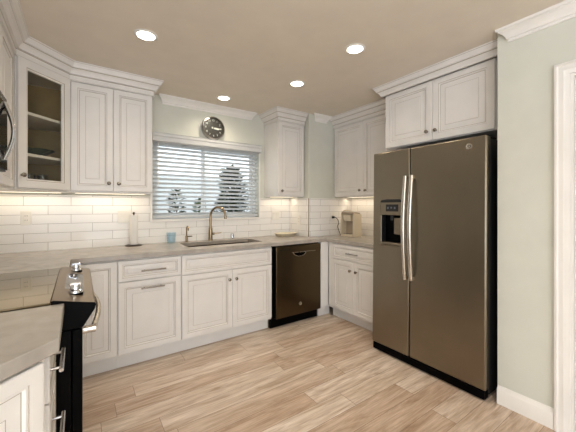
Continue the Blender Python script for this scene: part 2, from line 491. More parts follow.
# window: frame, sashes and glass (structure)
wf = obj('window_1', MB().cells([WX0, WX0 + 0.035, WX1 - 0.035, WX1], [WZ0, WZ0 + 0.035, WZ1 - 0.035, WZ1],
     lambda u, v: not (WX0 + 0.035 < u < WX1 - 0.035 and WZ0 + 0.035 < v < WZ1 - 0.035), 0.085, 0.135, 'xz'), M['vinyl'], bevel=0.003)
struct(wf, 'white vinyl slider window over the sink', 'window')
PM[wf.name] = Matrix.Identity(4)
def sash(x0, x1, y0):
    z0, z1, t = WZ0 + 0.037, WZ1 - 0.037, 0.032
    o = obj('sash', MB().cells([x0, x0 + t, x1 - t, x1], [z0, z0 + t, z1 - t, z1], lambda u, v: not (x0 + t < u < x1 - t and z0 + t < v < z1 - t), y0, y0 + 0.022, 'xz'), M['vinyl'], wf, bevel=0.002)
    obj('pane', MB().box(x0 + t - 0.002, x1 - t + 0.002, y0 + 0.009, y0 + 0.013, z0 + t - 0.002, z1 - t + 0.002), M['pane'], o)
sash(WX0 + 0.037, 1.19, 0.088)
sash(1.155, WX1 - 0.037, 0.111)
# narrow white casing round the opening and its sill
struct(obj('trim_1', MB().cells([WX0 - 0.02, WX0, WX1, WX1 + 0.014], [WZ0 - 0.022, WZ0, WZ1], lambda u, v: not (WX0 < u < WX1 and v > WZ0), -0.018, 0.0, 'xz').box(WX0, WX1, 0.0, 0.084, WZ0 - 0.0, WZ0 + 0.004), M['trim'], bevel=0.002), 'white trim edging the kitchen window', 'trim')

# crown mouldings
def crown(zt=ZC, s=1.0, base=-0.085, proj=0.062):
    return [(0, zt + base), (0.010, zt + base), (0.012, zt + base + 0.008), (0.007, zt + base + 0.012), (0.007, zt + base + 0.016), (0.018, zt + base + 0.020), (0.019, zt + base + 0.028), (0.026, zt + base + 0.040), (0.038, zt - 0.032), (0.052, zt - 0.024),
            (0.052, zt - 0.019), (proj, zt - 0.017), (proj, zt - 0.0005), (0, zt - 0.0005)]
struct(obj('trim_2', MB().sweep([(0.715, -0.0005), (1.735, -0.0005)], crown(), ends=(0.8, 0.8)), M['trim'], smooth=12), 'white crown moulding above the window', 'trim')
struct(obj('trim_3', MB().sweep([(2.405, YJ - 0.0005), (2.585, YJ - 0.0005)], crown(), ends=(1, 1)), M['trim'], smooth=12), 'short white crown moulding in the corner', 'trim')
struct(obj('trim_4', MB().sweep([(XW_ - 0.0005, -2.515), (XW_ - 0.0005, -6.5)], crown(), ends=(1, 0)), M['trim'], smooth=12), 'white crown moulding above the doorway wall', 'trim')

# baseboard and door casing
bbp = [(0, 0.001), (0.016, 0.001), (0.016, 0.085), (0.013, 0.098), (0.007, 0.106), (0.004, 0.118), (0, 0.118)]
struct(obj('baseboard_right', MB().sweep([(XW_ - 0.0005, -2.446), (XW_ - 0.0005, -2.733)], bbp), M['trim']), 'tall white baseboard beside the refrigerator', 'baseboard')
def casing(w):   # (distance from outer edge, thickness)
    return [(0, 0), (0, 0.020), (0.012, 0.022), (0.018, 0.016), (0.030, 0.015), (0.040, 0.017), (0.046, 0.013), (w, 0.010), (w, 0)]
CW = 0.066
cs = MB()
co_y0, co_z, co_y1 = DY0 + CW - 0.002, DZ + CW - 0.002, DY1 - CW + 0.002
rs = []
for (y, z, sy, sz) in [(co_y0, 0.001, -1, 0), (co_y0, co_z, -1, -1), (co_y1, co_z, 1, -1), (co_y1, 0.001, 1, 0)]:
    rs.append([(XW_ - 0.0005 - t, y + sy * d, z + sz * d) for d, t in casing(CW)])
cs.rings(rs)
dr = obj('door_1', cs, M['trim']); struct(dr, 'white moulded casing of the doorway', 'doorway')
jb = MB().box(XW_ + 0.001, XW_ + 0.119, DY0 - 0.016, DY0 - 0.0005, 0.001, DZ - 0.016).box(XW_ + 0.001, XW_ + 0.119, DY1 + 0.0005, DY1 + 0.016, 0.001, DZ - 0.016).box(XW_ + 0.001, XW_ + 0.119, DY1, DY0, DZ - 0.016, DZ - 0.0005)
jb.box(XW_ + 0.05, XW_ + 0.085, DY0 - 0.028, DY0 - 0.016, 0.001, DZ - 0.028)
obj('jamb', jb, M['trim'], dr)

# tiled backsplash, thin slabs on each wall
TZ0, TZ1 = 0.9145, 1.386
struct(obj('backsplash_back', MB().cells([XL + 0.012, WX0 - 0.021, WX1 + 0.015, XJ - 0.012], [TZ0, WZ0 - 0.023, TZ1], lambda u, v: not (WX0 - 0.021 < u < WX1 + 0.015 and v > WZ0 - 0.023), -0.011, -0.0005, 'xz'), M['tilex']), 'white subway tile backsplash under the window', 'backsplash')
struct(obj('backsplash_jog', MB().box(XJ - 0.011, XJ - 0.0005, YJ + 0.0005, -0.012, TZ0, TZ1), M['tiley']), 'white subway tile on the short return wall', 'backsplash')
struct(obj('backsplash_corner', MB().box(XJ - 0.011, XR - 0.012, YJ - 0.0115, YJ - 0.0005, TZ0, TZ1), M['tilex']), 'white subway tile behind the cord', 'backsplash')
struct(obj('backsplash_right', MB().box(XR - 0.011, XR - 0.0005, -1.44, YJ - 0.0125, TZ0, TZ1), M['tiley']), 'white subway tile behind the coffee maker', 'backsplash')
struct(obj('backsplash_left', MB().box(XL + 0.0005, XL + 0.011, -2.8, -0.0005, TZ0, TZ1), M['tiley']), 'white subway tile behind the range', 'backsplash')
struct(obj('trim_5', MB().box(XJ - 0.0145, XJ - 0.0115, YJ - 0.016, YJ - 0.0005, TZ0, TZ1), M['pewter']), 'thin edging strip on the tiled outside corner', 'trim')
# ------------------------------------------------------------ cabinet parts
def rect(x0, x1, z0, z1, y, i): return [(x0+i, y, z0+i), (x1-i, y, z0+i), (x1-i, y, z1-i), (x0+i, y, z1-i)]

def door_mb(x0, x1, z0, z1, fr=0.056, t=0.020, flat=False):
    """raised-panel front in local coordinates, back at y=0, face at y=-t; slot 1 = glaze in the grooves"""
    f = fr
    prof = [(0.0015, 0.0, 0), (0.0, 0.002, 0), (0.0, t - 0.003, 0), (0.003, t, 0), (f - 0.012, t, 0), (f - 0.010, t - 0.003, 1), (f - 0.004, t - 0.003, 0),
            (f, t - 0.010, 0), (f + 0.003, t - 0.011, 1), (f + 0.006, t - 0.011, 0)]
    g = min(0.040, max(0.006, (min(x1 - x0, z1 - z0) - 2 * f) * 0.22))
    if flat:
        prof += []
    else:
        prof += [(f + 0.006 + g * 0.9, t - 0.004, 0), (f + 0.006 + g * 0.94, t - 0.0045, 1), (f + 0.006 + g, t - 0.0015, 0)]
    rings = [rect(x0, x1, z0, z1, -d, i) for i, d, _ in prof]
    mis = [p[2] for p in prof[1:]]
    return MB().rings(rings, mis + [0])

def knob(parent, x, z, y=-0.020, m='pewter'):
    b = MB().lathe([(0.008, 0.0), (0.006, -0.004), (0.0055, -0.012), (0.012, -0.016), (0.0155, -0.021), (0.0145, -0.027), (0.008, -0.031), (0.0, -0.032)], (x, y, z), 'y', 16)
    return obj('knob', b, M[m], parent, True)

def pull(parent, xc, z, L, y=-0.020):
    b = MB().tube([(xc - L/2, y - 0.028, z), (xc + L/2, y - 0.028, z)], 0.006, 12)
    for s_ in (-1, 1):
        b.tube([(xc + s_ * L * 0.36, y + 0.0005, z), (xc + s_ * L * 0.36, y - 0.026, z)], 0.0048, 8)
    return obj('bar_pull', b, M['steel'], parent, True)

CB = ['cab', 'glaze']
CM = [M['cab'], M['glaze']]
KICK = 0.115
def base_carcass(t, w, d, x0=0.0, top=0.873, hollow=False):
    if hollow:   # open top for a sink bowl
        b = MB().box(x0, x0 + 0.018, 0, d, KICK, top).box(x0 + w - 0.010, x0 + w, 0, d, KICK, top).box(x0 + 0.018, x0 + w - 0.010, 0, 0.020, KICK, top)
        b.box(x0 + 0.018, x0 + w - 0.010, d - 0.012, d, KICK, top).box(x0 + 0.018, x0 + w - 0.010, 0.02, d - 0.012, KICK, KICK + 0.018)
    else:
        b = MB().box(x0, x0 + w, 0, d, KICK, top)
    obj('carcass', b, M['cab'], t, True)
    obj('toe_kick', MB().box(x0, x0 + w, 0.065, 0.080, 0.001, KICK), M['cab'], t, True)

def front(t, name, x0, x1, z0, z1, fr=0.056, **k):
    return obj(name, door_mb(x0, x1, z0, z1, fr, **k), CM, t, True)

G = 0.003     # reveal
YB = -0.605   # carcass front of the back run
DB = 0.59
def back_base(label, x0, x1):
    t = thing('base_cabinet', label, 'cabinet', (x0, YB, 0), 0, 'base cabinets along the window wall')
    return t, x1 - x0 - 0.001
t, w = back_base('white base cabinet with one tall door beside the range', -0.06, 0.249)
base_carcass(t, w, DB)
d = front(t, 'door', 0.05, w - G, 0.135, 0.862)
t, w = back_base('white base cabinet with a drawer over a pull-out front with top bar handle', 0.249, 0.7303)
base_carcass(t, w, DB)
d = front(t, 'drawer', G, w - G, 0.700, 0.862, 0.040); pull(d, w / 2 + 0.015, 0.775, 0.185)
d = front(t, 'pull_out_front', G, w - G, 0.135, 0.694); pull(d, w / 2 + 0.01, 0.634, 0.175)
t, w = back_base('wide white sink base cabinet with two doors under a false drawer front', 0.7303, 1.6482)
base_carcass(t, w, DB, hollow=True)
front(t, 'false_front', G, w - G, 0.692, 0.862, 0.042)
xm = 1.204 - 0.7303
d = front(t, 'door', G, xm - G / 2, 0.135, 0.686); knob(d, xm - 0.035, 0.598)
d = front(t, 'door', xm + G / 2, w - G, 0.135, 0.686); knob(d, xm + 0.035, 0.598)

# right run: faces -x
XF = 2.418
t = thing('base_cabinet', 'white base cabinet with one drawer over two doors beside the refrigerator', 'cabinet', (XF, -0.650, 0), -PI / 2)
w = 1.395 - 0.650
base_carcass(t, w, 0.60)
d = front(t, 'drawer', 0.075, w - 0.015, 0.695, 0.860, 0.040); pull(d, 0.398, 0.775, 0.165)
xm = 1.056 - 0.650
d = front(t, 'door', 0.075, xm - G / 2, 0.130, 0.688); knob(d, xm - 0.042, 0.594)
d = front(t, 'door', xm + G / 2, w - 0.015, 0.130, 0.688); knob(d, xm + 0.042, 0.592)
# corner filler, next to the dishwasher
f = MB().box(2.302, XF, -0.640, -0.10 + YJ, 0.12, 0.873)
t = thing('corner_cabinet', 'narrow white corner filler between dishwasher and drawer cabinet', 'cabinet', (2.36, -0.62, 0))
obj('filler_panel', f, M['cab'], t, bevel=0.002)
fb = MB().box(2.302, XF + 0.064, -0.588, -0.56, 0.001, 0.119)
obj('toe_kick', fb, M['cab'], t)

# blind corner of the left run, behind the range
t = thing('corner_cabinet', 'white blind corner cabinet beyond the range', 'cabinet', (-0.37, -0.80, 0))
obj('carcass', MB().box(XL + 0.003, -0.075, -1.000, -0.612, KICK, 0.873), M['cab'], t)
obj('toe_kick', MB().box(XL + 0.003, -0.14, -1.000, -0.612, 0.001, KICK), M['cab'], t)

# near left run: drawers and angled end cabinet
t = thing('drawer_cabinet', 'narrow white drawer bank at the near side of the range', 'cabinet', (-0.090, -2.150, 0), PI / 2)
w = 0.325
base_carcass(t, w, 0.575)
for z0, z1, zh in [(0.705, 0.862, 0.797), (0.425, 0.699, 0.578), (0.135, 0.419, 0.31)]:
    d = front(t, 'drawer', 0.012, w - G, z0, z1, 0.036); pull(d, 0.088, zh, 0.165)
t = thing('end_cabinet', 'angled white end cabinet with raised-panel door in the foreground', 'cabinet', (-0.078, -2.188, 0), PI / 4)
b = MB().prism([(0.0, 0.0), (-0.80, 0.0), (-0.80, 0.03), (-0.43, 0.39), (-0.02, 0.02)][::-1], KICK, 0.873)
obj('carcass', b, M['cab'], t, True)
obj('toe_kick', MB().box(-0.78, -0.07, 0.05, 0.065, 0.001, KICK), M['cab'], t, True)
front(t, 'door', -0.47, -0.018, 0.135, 0.862, 0.052)

# ------------------------------------------------------------ upper cabinets
UB, UT = 1.404, 2.290
def upper(label, loc, rz, w, d, z0=UB, z1=UT, group=None, top=ZC - 0.142):
    t = thing('wall_cabinet', label, 'cabinet', loc, rz, group)
    obj('carcass', MB().box(0, w, 0, d, z0, z1 + 0.02), M['cab'], t, True)
    return t
U = 'white wall cabinets'
# two-door cabinet left of the window
x0, x1 = -0.056, 0.555
t = upper('white two-door wall cabinet between glass corner cabinet and window', (x0, -0.310, 0), 0, x1 - x0, 0.308, group=U)
w = x1 - x0; xm = 0.2439 - x0
d = front(t, 'door', 0.006, xm - G / 2, UB + 0.012, UT - 0.004); knob(d, xm - 0.033, 1.482)
d = front(t, 'door', xm + G / 2, w - 0.004, UB + 0.012, UT - 0.004); knob(d, xm + 0.040, 1.482)
# single-door cabinet right of the window
x0, x1 = 1.919, 2.301
t = upper('narrow white single-door wall cabinet right of the window', (x0, -0.310, 0), 0, x1 - x0, 0.308, group=U)
w = x1 - x0
d = front(t, 'door', 0.006, w - 0.006, UB + 0.012, UT - 0.004, 0.054); knob(d, 0.040, 1.470)
# right run, two doors above the coffee maker
t = upper('white two-door wall cabinet above the coffee maker', (XR - 0.310, YJ - 0.002, 0), -PI / 2, 1.440 - 0.409 - 0.002, 0.308, group=U)
xm = 0.905 - 0.409
d = front(t, 'door', 0.014, xm - G / 2, UB + 0.012, UT - 0.004); knob(d, xm - 0.045, 1.478)
d = front(t, 'door', xm + G / 2, 0.985, UB + 0.012, UT - 0.004); knob(d, xm + 0.040, 1.474)
# over the refrigerator, deep
FB_, FT_ = 1.832, 2.345
t = upper('white two-door cabinet high above the refrigerator', (2.426, -1.441, 0), -PI / 2, 2.378 - 1.441, 0.62, FB_, FT_, group=U)
xm = 1.916 - 1.441
d = front(t, 'door', 0.012, xm - G / 2, FB_ + 0.006, FT_ - 0.004, 0.062); knob(d, xm - 0.042, 1.914)
d = front(t, 'door', xm + G / 2, 0.932, FB_ + 0.006, FT_ - 0.004, 0.062); knob(d, xm + 0.034, 1.912)
# left wall: narrow cabinet and the one over the microwave
t = upper('narrow white wall cabinet between microwave and glass corner cabinet', (-0.365, -1.045, 0), PI / 2, 1.045 - 0.632, 0.308, group=U)
d = front(t, 'door', 0.006, 0.40, UB + 0.012, UT - 0.004)
t = upper('white two-door wall cabinet above the microwave', (-0.365, -1.815, 0), PI / 2, 1.815 - 1.047, 0.308, 1.880, UT, group=U)
d = front(t, 'door', 0.006, 0.382, 1.888, UT - 0.004); knob(d, 0.345, 1.93)
d = front(t, 'door', 0.385, 0.764, 1.888, UT - 0.004); knob(d, 0.42, 1.93)

# diagonal corner cabinet with glass door
t = thing('corner_cabinet', 'white diagonal corner cabinet with a glass door showing shelves', 'cabinet', (-0.056, -0.330, 0), PI / 4)
P5 = [(-0.0565, -0.312), (-0.0565, -0.002), (XL + 0.002, -0.002), (XL + 0.002, -0.631), (-0.363, -0.631)]   # plan, world
diag_in = [(-0.075, -0.312), (-0.075, -0.020), (XL + 0.020, -0.020), (XL + 0.020, -0.613), (-0.363, -0.613)]
b = MB()
for i in range(4):   # four panels of the open carcass
    a, c = P5[i], P5[i + 1]; a2, c2 = diag_in[i], diag_in[i + 1]
    b.prism([a, c, c2, a2], UB, UT + 0.02, 0)
obj('carcass', b, M['cab'], t)
obj('bottom_panel', MB().prism(diag_in, UB, UB + 0.018), M['cab'], t)
obj('top_panel', MB().prism(diag_in, UT + 0.002, UT + 0.020), M['cab'], t)
lin = MB()
e = 0.001
di = [(-0.0755, -0.33), (-0.0765, -0.0215), (XL + 0.0215, -0.0215), (XL + 0.0215, -0.611), (-0.363, -0.611)]
for i in range(3):
    a, c = di[i], di[i + 1]
    lin.add([(a[0], a[1], UB + 0.019), (c[0], c[1], UB + 0.019), (c[0], c[1], UT), (a[0], a[1], UT)], [(0, 1, 2, 3)])
obj('lining', lin, M['cabin'], t)
sh_in = [(-0.080, -0.318), (-0.080, -0.024), (XL + 0.024, -0.024), (XL + 0.024, -0.606), (-0.357, -0.606)]
SHELF = [1.660, 1.948]
for zz in SHELF:
    obj('shelf', MB().prism(sh_in, zz - 0.020, zz), M['cab'], t, bevel=0.001)
# face frame + glass door, local: x runs along the face to the left (negative)
FL = 0.408
b = MB().cells([-FL, -FL + 0.022, -0.018, 0], [UB, UB + 0.02, UT - 0.015, UT + 0.02], lambda u, v: not (-FL + 0.022 < u < -0.018 and UB + 0.02 < v < UT - 0.015), 0.0, 0.018, 'xz')
obj('face_frame', b, M['cab'], t, True)
dx0, dx1, dz0, dz1, f_ = -FL + 0.008, -0.010, UB + 0.010, UT - 0.004, 0.066
prof = [(0.0, -0.001), (0.0, 0.017), (0.003, 0.020), (f_ - 0.014, 0.020), (f_ - 0.010, 0.017), (f_ - 0.004, 0.016), (f_, 0.010), (f_, -0.001)]
rings = [rect(dx0, dx1, dz0, dz1, -dd, i) for i, dd in prof]
b = MB(); b.rings(rings, [0, 0, 0, 1, 0, 0, 0, 0], loop=True)
d = obj('door', b, CM, t, True)
obj('glass_pane', MB().box(dx0 + f_ - 0.006, dx1 - f_ + 0.006, -0.007, -0.003, dz0 + f_ - 0.006, dz1 - f_ + 0.006), M['cabglass'], d, True)
knob(d, dx0 + 0.020, 1.500)

# crown mouldings on the cabinets
def cabcrown(z0):
    c = ZC
    return [(0, z0), (0.012, z0), (0.012, z0 + 0.006), (0.006, z0 + 0.011), (0.006, c - 0.094), (0.006, c - 0.088), (0.022, c - 0.086), (0.024, c - 0.078), (0.034, c - 0.060), (0.046, c - 0.050), (0.046, c - 0.044),
            (0.056, c - 0.042), (0.060, c - 0.030), (0.069, c - 0.018), (0.073, c - 0.011), (0.073, c - 0.008), (0.078, c - 0.007), (0.078, c - 0.001), (-0.02, c - 0.001), (-0.02, z0 + 0.022), (0, z0 + 0.022)]
CC = 'cabinet crown mouldings'
def crownthing(path, z0, label):
    o = obj('crown_molding', MB().sweep(path, cabcrown(z0), bands=(2, 4, 9, 14)), CM, smooth=12)
    return tag(o, label, 'molding', CC)
y_ = -0.3315
crownthing([(-0.345, -1.82), (-0.345, -0.6205), (-0.0565, y_), (0.5565, y_), (0.5565, -0.003)], UT - 0.004, 'white crown moulding running over the glass corner cabinet')
crownthing([(1.9175, -0.003), (1.9175, y_), (2.3015, y_)], UT - 0.004, 'white crown moulding on top of the narrow cabinet right of the window')
crownthing([(XR - 0.3315, YJ - 0.004), (XR - 0.3315, -1.362)], UT - 0.004, 'white crown moulding over the cabinet above the coffee maker')
crownthing([(2.66, -1.4395), (2.4045, -1.4395), (2.4045, -2.4425)], FT_ - 0.004, 'white crown moulding above the refrigerator cabinet')

# ------------------------------------------------------------ countertops
SX0, SX1, SY0, SY1 = 0.835, 1.626, -0.490, -0.130
def keep(x, y):
    if SX0 < x < SX1 and SY0 < y < SY1: return False
    if y > -0.640: return x < XJ - 0.012 or y < YJ - 0.0125
    if x < -0.045: return y > -1.0
    return x > XF - 0.03 and y > -1.445
ct = MB().cells([XL + 0.012, -0.045, SX0, SX1, XJ - 0.012, XF - 0.03, XR - 0.012], [-1.445, -1.0, -0.640, SY0, YJ - 0.0125, SY1, -0.0115], keep, 0.874, 0.914, 'xy')
tag(obj('countertop', ct, M['stone'], bevel=0.003), 'polished taupe stone countertop with the sink, running around the corner', 'countertop')
nc = MB().prism([(XL + 0.012, -1.821), (XL + 0.012, -2.80), (-0.648, -2.80), (-0.045, -2.197), (-0.045, -1.821)], 0.874, 0.914)
tag(obj('countertop', nc, M['stone'], bevel=0.003), 'polished stone countertop with clipped corner in the left foreground', 'countertop')

# sink
t = thing('kitchen_sink', 'undermount steel sink set into the countertop below the window', 'sink', (1.257, -0.31, 0.66))
b = MB()
def rr(x0, x1, y0, y1, z, r, n=5):
    pts = []
    for cx_, cy_, a0 in [(x1-r, y1-r, 0), (x0+r, y1-r, 90), (x0+r, y0+r, 180), (x1-r, y0+r, 270)]:
        for i in range(n + 1):
            a = R(a0 + 90 * i / n); pts.append((cx_ + r*math.cos(a), cy_ + r*math.sin(a), z))
    return pts
e = 0.006
b.rings([rr(SX0-0.009, SX1+0.009, SY0-0.009, SY1+0.009, 0.8735, 0.02), rr(SX0-e, SX1+e, SY0-e, SY1+e, 0.8735, 0.02), rr(SX0-e+0.004, SX1+e-0.004, SY0-e+0.004, SY1+e-0.004, 0.70, 0.03), rr(SX0+0.03, SX1-0.03, SY0+0.03, SY1-0.03, 0.676, 0.04),
         rr(SX0+0.028, SX1-0.028, SY0+0.028, SY1-0.028, 0.673, 0.04), rr(SX0-e+0.001, SX1+e-0.001, SY0-e+0.001, SY1+e-0.001, 0.698, 0.03), rr(SX0-e-0.003, SX1+e+0.003, SY0-e-0.003, SY1+e+0.003, 0.871, 0.02), rr(SX0-0.009, SX1+0.009, SY0-0.009, SY1+0.009, 0.871, 0.02)], loop=False, cap0=False, cap1=False)
b.f.append([3 * 24 + i for i in range(24)]); b.m.append(0)
b.f.append([4 * 24 + i for i in range(24)]); b.m.append(0)
obj('basin', b, M['sink'], t)
obj('drain', MB().lathe([(0.044, 0), (0.044, 0.003), (0.034, 0.003), (0.030, 0.0015), (0.0, 0.0015)], (1.257, -0.28, 0.6765), 'z', 20), M['chrome'], t)

def arc(c, r, a0, a1, n, plane='yz'):
    return [(c[0], c[1] + r * math.cos(R(a0 + (a1-a0)*i/n)), c[2] + r * math.sin(R(a0 + (a1-a0)*i/n))) for i in range(n + 1)]
# main faucet
t = thing('kitchen_faucet', 'tall brushed nickel gooseneck faucet with side lever behind the sink', 'faucet', (1.19, -0.083, 0.914))
obj('base', MB().lathe([(0.028, 0), (0.028, 0.006), (0.023, 0.012), (0.022, 0.10), (0.020, 0.135), (0.015, 0.150), (0.0145, 0.16)], (1.19, -0.083, 0.9142), 'z', 20), M['faucet'], t)
P = [(0, 1.065), (0, 1.180)] + [(0.098 - 0.098 * math.cos(R(172 * i / 16)), 1.180 + 0.098 * math.sin(R(172 * i / 16))) for i in range(1, 17)]
sd_ = (0.52, -0.854)   # the spout is swung toward the right
P = [(1.19 + sd_[0] * u, -0.083 + sd_[1] * u, z) for u, z in P]
last = P[-1]
P.append((last[0], last[1] - 0.001, last[2] - 0.012))
obj('gooseneck', MB().tube(P, 0.0125, 12), M['faucet'], t)
obj('spray_head', MB().tube([(last[0], last[1] - 0.001, last[2] - 0.008), (last[0], last[1] - 0.001, last[2] - 0.02), (last[0], last[1] - 0.002, last[2] - 0.040)], [0.015, 0.016, 0.0145], 14), M['faucet'], t)
obj('lever', MB().tube([(1.205, -0.083, 0.985), (1.232, -0.088, 0.987)], 0.013, 12).tube([(1.228, -0.088, 0.987), (1.262, -0.100, 0.990), (1.305, -0.115, 0.998)], [0.008, 0.007, 0.0055], 10), M['faucet'], t)
# small filtered-water faucet
t = thing('filter_faucet', 'small slim gooseneck drinking water faucet left of the sink', 'faucet', (0.930, -0.085, 0.914))
obj('base', MB().lathe([(0.021, 0), (0.021, 0.005), (0.012, 0.010), (0.011, 0.050), (0.013, 0.052), (0.013, 0.062), (0.007, 0.066)], (0.930, -0.085, 0.9142), 'z', 16), M['faucet'], t)
P = [(0.930, -0.085, 0.975), (0.930, -0.085, 1.050)] + arc((0.930, -0.085 - 0.030, 1.050), 0.030, 0, 200, 12)[1:]
obj('spout', MB().tube(P, 0.0068, 10), M['faucet'], t)
obj('lever', MB().tube([(0.930, -0.085, 0.972), (0.955, -0.100, 0.974), (0.980, -0.115, 0.975)], [0.0065, 0.006, 0.005], 8), M['faucet'], t)
# air gap cap
t = thing('air_gap', 'short chrome air gap cap right of the tall faucet', 'air gap', (1.447, -0.083, 0.914))
obj('body', MB().lathe([(0.024, 0), (0.024, 0.004), (0.019, 0.008), (0.019, 0.058), (0.016, 0.066), (0.0, 0.068)], (1.447, -0.083, 0.9142), 'z', 20), M['chrome'], t)
obj('slot', MB().box(1.438, 1.456, -0.1035, -0.099, 0.945, 0.955), M['black'], t)

# ------------------------------------------------------------ range
RY0, RY1 = -1.812, -1.006
t = thing('kitchen_range', 'slide-in black and slate range with a glass cooktop on the left', 'stove', (-0.33, -1.41, 0))
obj('body', MB().box(XL + 0.016, -0.022, RY0, RY1, 0.03, 0.800).box(XL + 0.016, -0.086, RY0, RY1, 0.800, 0.9035), M['black'], t, bevel=0.003)
for yy in (RY0 + 0.05, RY1 - 0.05):
    for xx in (XL + 0.07, -0.08):
        obj('foot', MB().lathe([(0.018, 0.001), (0.018, 0.008), (0.010, 0.010), (0.010, 0.031)], (xx, yy, 0), 'z', 12), M['rubber'], t)
obj('cooktop', MB().box(XL + 0.016, -0.088, RY0, RY1, 0.904, 0.9195), M['cooktop'], t, bevel=0.003)
pan = [(-0.0865, 0.925), (-0.078, 0.927), (0.056, 0.897), (0.060, 0.890), (0.056, 0.872), (0.016, 0.806), (-0.0865, 0.803)]
cp = obj('control_panel', MB().prism_y(pan, RY0, RY1), M['panelslate'], t, bevel=0.002)
for yy in (RY0 - 0.0025, RY1 + 0.0005):
    obj('end_cap', MB().prism_y(pan, yy, yy + 0.002), M['black'], cp)
sl = (0.897 - 0.927) / (0.056 + 0.078)
zs = lambda x: 0.927 + sl * (x + 0.078)
obj('display', MB().add([(-0.050, -1.60, zs(-0.050) + 0.001), (0.020, -1.60, zs(0.020) + 0.001), (0.020, -1.23, zs(0.020) + 0.001), (-0.050, -1.23, zs(-0.050) + 0.001),
    (-0.050, -1.60, zs(-0.050) - 0.002), (0.020, -1.60, zs(0.020) - 0.002), (0.020, -1.23, zs(0.020) - 0.002), (-0.050, -1.23, zs(-0.050) - 0.002)],
    [(0,1,2,3),(4,7,6,5),(0,4,5,1),(1,5,6,2),(2,6,7,3),(3,7,4,0)]), M['blackglass'], cp)
for yy in (-1.675, -1.125):
    kx = -0.010; kz = zs(kx)
    k = obj('knob', MB().lathe([(0.026, 0.004), (0.024, 0.014), (0.019, 0.018), (0.0185, 0.036), (0.016, 0.040), (0, 0.041)], (kx, yy, kz), 'z', 24), M['chrome'], cp)
    obj('skirt', MB().lathe([(0.029, -0.008), (0.029, 0.003), (0.025, 0.0055)], (kx, yy, kz), 'z', 24), M['black'], k)
    obj('grip', MB().box(kx - 0.022, kx + 0.022, yy - 0.006, yy + 0.006, kz + 0.030, kz + 0.047), M['chrome'], k, bevel=0.003)
od = obj('oven_door', MB().box(-0.021, 0.014, RY0, RY1, 0.215, 0.798), M['black'], t, bevel=0.004)
obj('oven_window', MB().box(0.0141, 0.0155, RY0 + 0.12, RY1 - 0.12, 0.36, 0.66), M['blackglass'], od)
hp = []
for i in range(17):
    q = i / 16; hp.append((0.052 + 0.034 * math.sin(PI * q), RY0 + 0.05 + (RY1 - RY0 - 0.10) * q, 0.806 - 0.03))
hd = obj('door_handle', MB().tube(hp, 0.0115, 12), M['nickel'], od)
for q in (0, 16):
    obj('bracket', MB().tube([(0.0145, hp[q][1], 0.776), (0.036, hp[q][1], 0.776), (0.060, hp[q][1], 0.776)], [0.018, 0.015, 0.0165], 14), M['chrome'], hd)
obj('warming_drawer', MB().box(-0.021, 0.012, RY0, RY1, 0.055, 0.208), M['black'], t, bevel=0.004)

# ------------------------------------------------------------ microwave
t = thing('microwave_oven', 'stainless over-the-range microwave at the left edge', 'microwave', (-0.50, -1.43, 1.477))
MY0, MY1 = -1.812, -1.052
obj('body', MB().box(XL + 0.014, -0.348, MY0, MY1, 1.477, 1.876), M['steel'], t, bevel=0.003)
md = obj('door', MB().box(-0.347, -0.320, MY0, MY1, 1.500, 1.873), M['steel'], t, bevel=0.004)
obj('door_glass', MB().box(-0.3195, -0.3175, MY0 + 0.03, MY1 - 0.006, 1.485, 1.835), M['blackglass'], md)
hp = [(-0.318 + 0.036 * math.sin(PI * i / 14), MY1 - 0.085, 1.535 + 0.30 * i / 14) for i in range(15)]
obj('handle', MB().tube(hp, 0.011, 12, flat=(1.25, 0.9, (1, 0, 0))), M['chrome'], md)
obj('vent_grille', MB().box(-0.347, -0.325, MY0, MY1, 1.4775, 1.497), M['darkgrey'], t)

# ------------------------------------------------------------ refrigerator
t = thing('refrigerator', 'tall slate side-by-side refrigerator with ice dispenser', 'refrigerator', (2.190, -1.951, 0))
FX0, FXD, FY0, FYS, FY1 = 2.181, 2.245, -1.479, -1.8465, -2.406
obj('body', MB().box(2.250, 2.985, FY1 + 0.006, FY0 - 0.006, 0.030, 1.752), M['darkgrey'], t, bevel=0.006)
hy0, hy1, hz0, hz1 = -1.568, -1.790, 0.958, 1.335
fd = MB().cells([FYS + 0.003, hy1, hy0, FY0], [0.075, hz0, hz1, 1.764], lambda u, v: not (hy1 < u < hy0 and hz0 < v < hz1), FX0, FXD, 'yz')
fd = obj('freezer_door', fd, M['slate'], t, bevel=0.010, seg=3)
obj('fridge_door', MB().box(FX0, FXD, FY1, FYS - 0.003, 0.075, 1.764), M['slate'], t, bevel=0.012, seg=3)
# dispenser: shell, control panel, paddle, tray
b = MB().box(FXD - 0.006, FXD - 0.001, hy1 - 0.002, hy0 + 0.002, hz0 - 0.002, hz1 + 0.002)
ds = obj('dispenser', b, M['black'], fd)
obj('side_liner', MB().box(FX0 + 0.006, FXD - 0.006, hy0 - 0.006, hy0 - 0.0005, hz0, 1.212), M['darkgrey'], ds)
obj('side_liner', MB().box(FX0 + 0.006, FXD - 0.006, hy1 + 0.0005, hy1 + 0.006, hz0, 1.212), M['darkgrey'], ds)
obj('control_panel', MB().cells([hy1 + 0.001, hy0 - 0.001], [1.213, hz1 - 0.001], lambda u, v: True, FX0 - 0.004, FXD - 0.006, 'yz'), M['slate'], ds, bevel=0.003)
obj('display', MB().box(FX0 - 0.0055, FX0 - 0.003, -1.745, -1.622, 1.245, 1.305), M['rubber'], ds)
for i in range(3):
    obj('indicator', MB().box(FX0 - 0.0062, FX0 - 0.0052, -1.650 - i * 0.034, -1.635 - i * 0.034, 1.266 + 0.004 * (i % 2), 1.284), M['led'], ds)
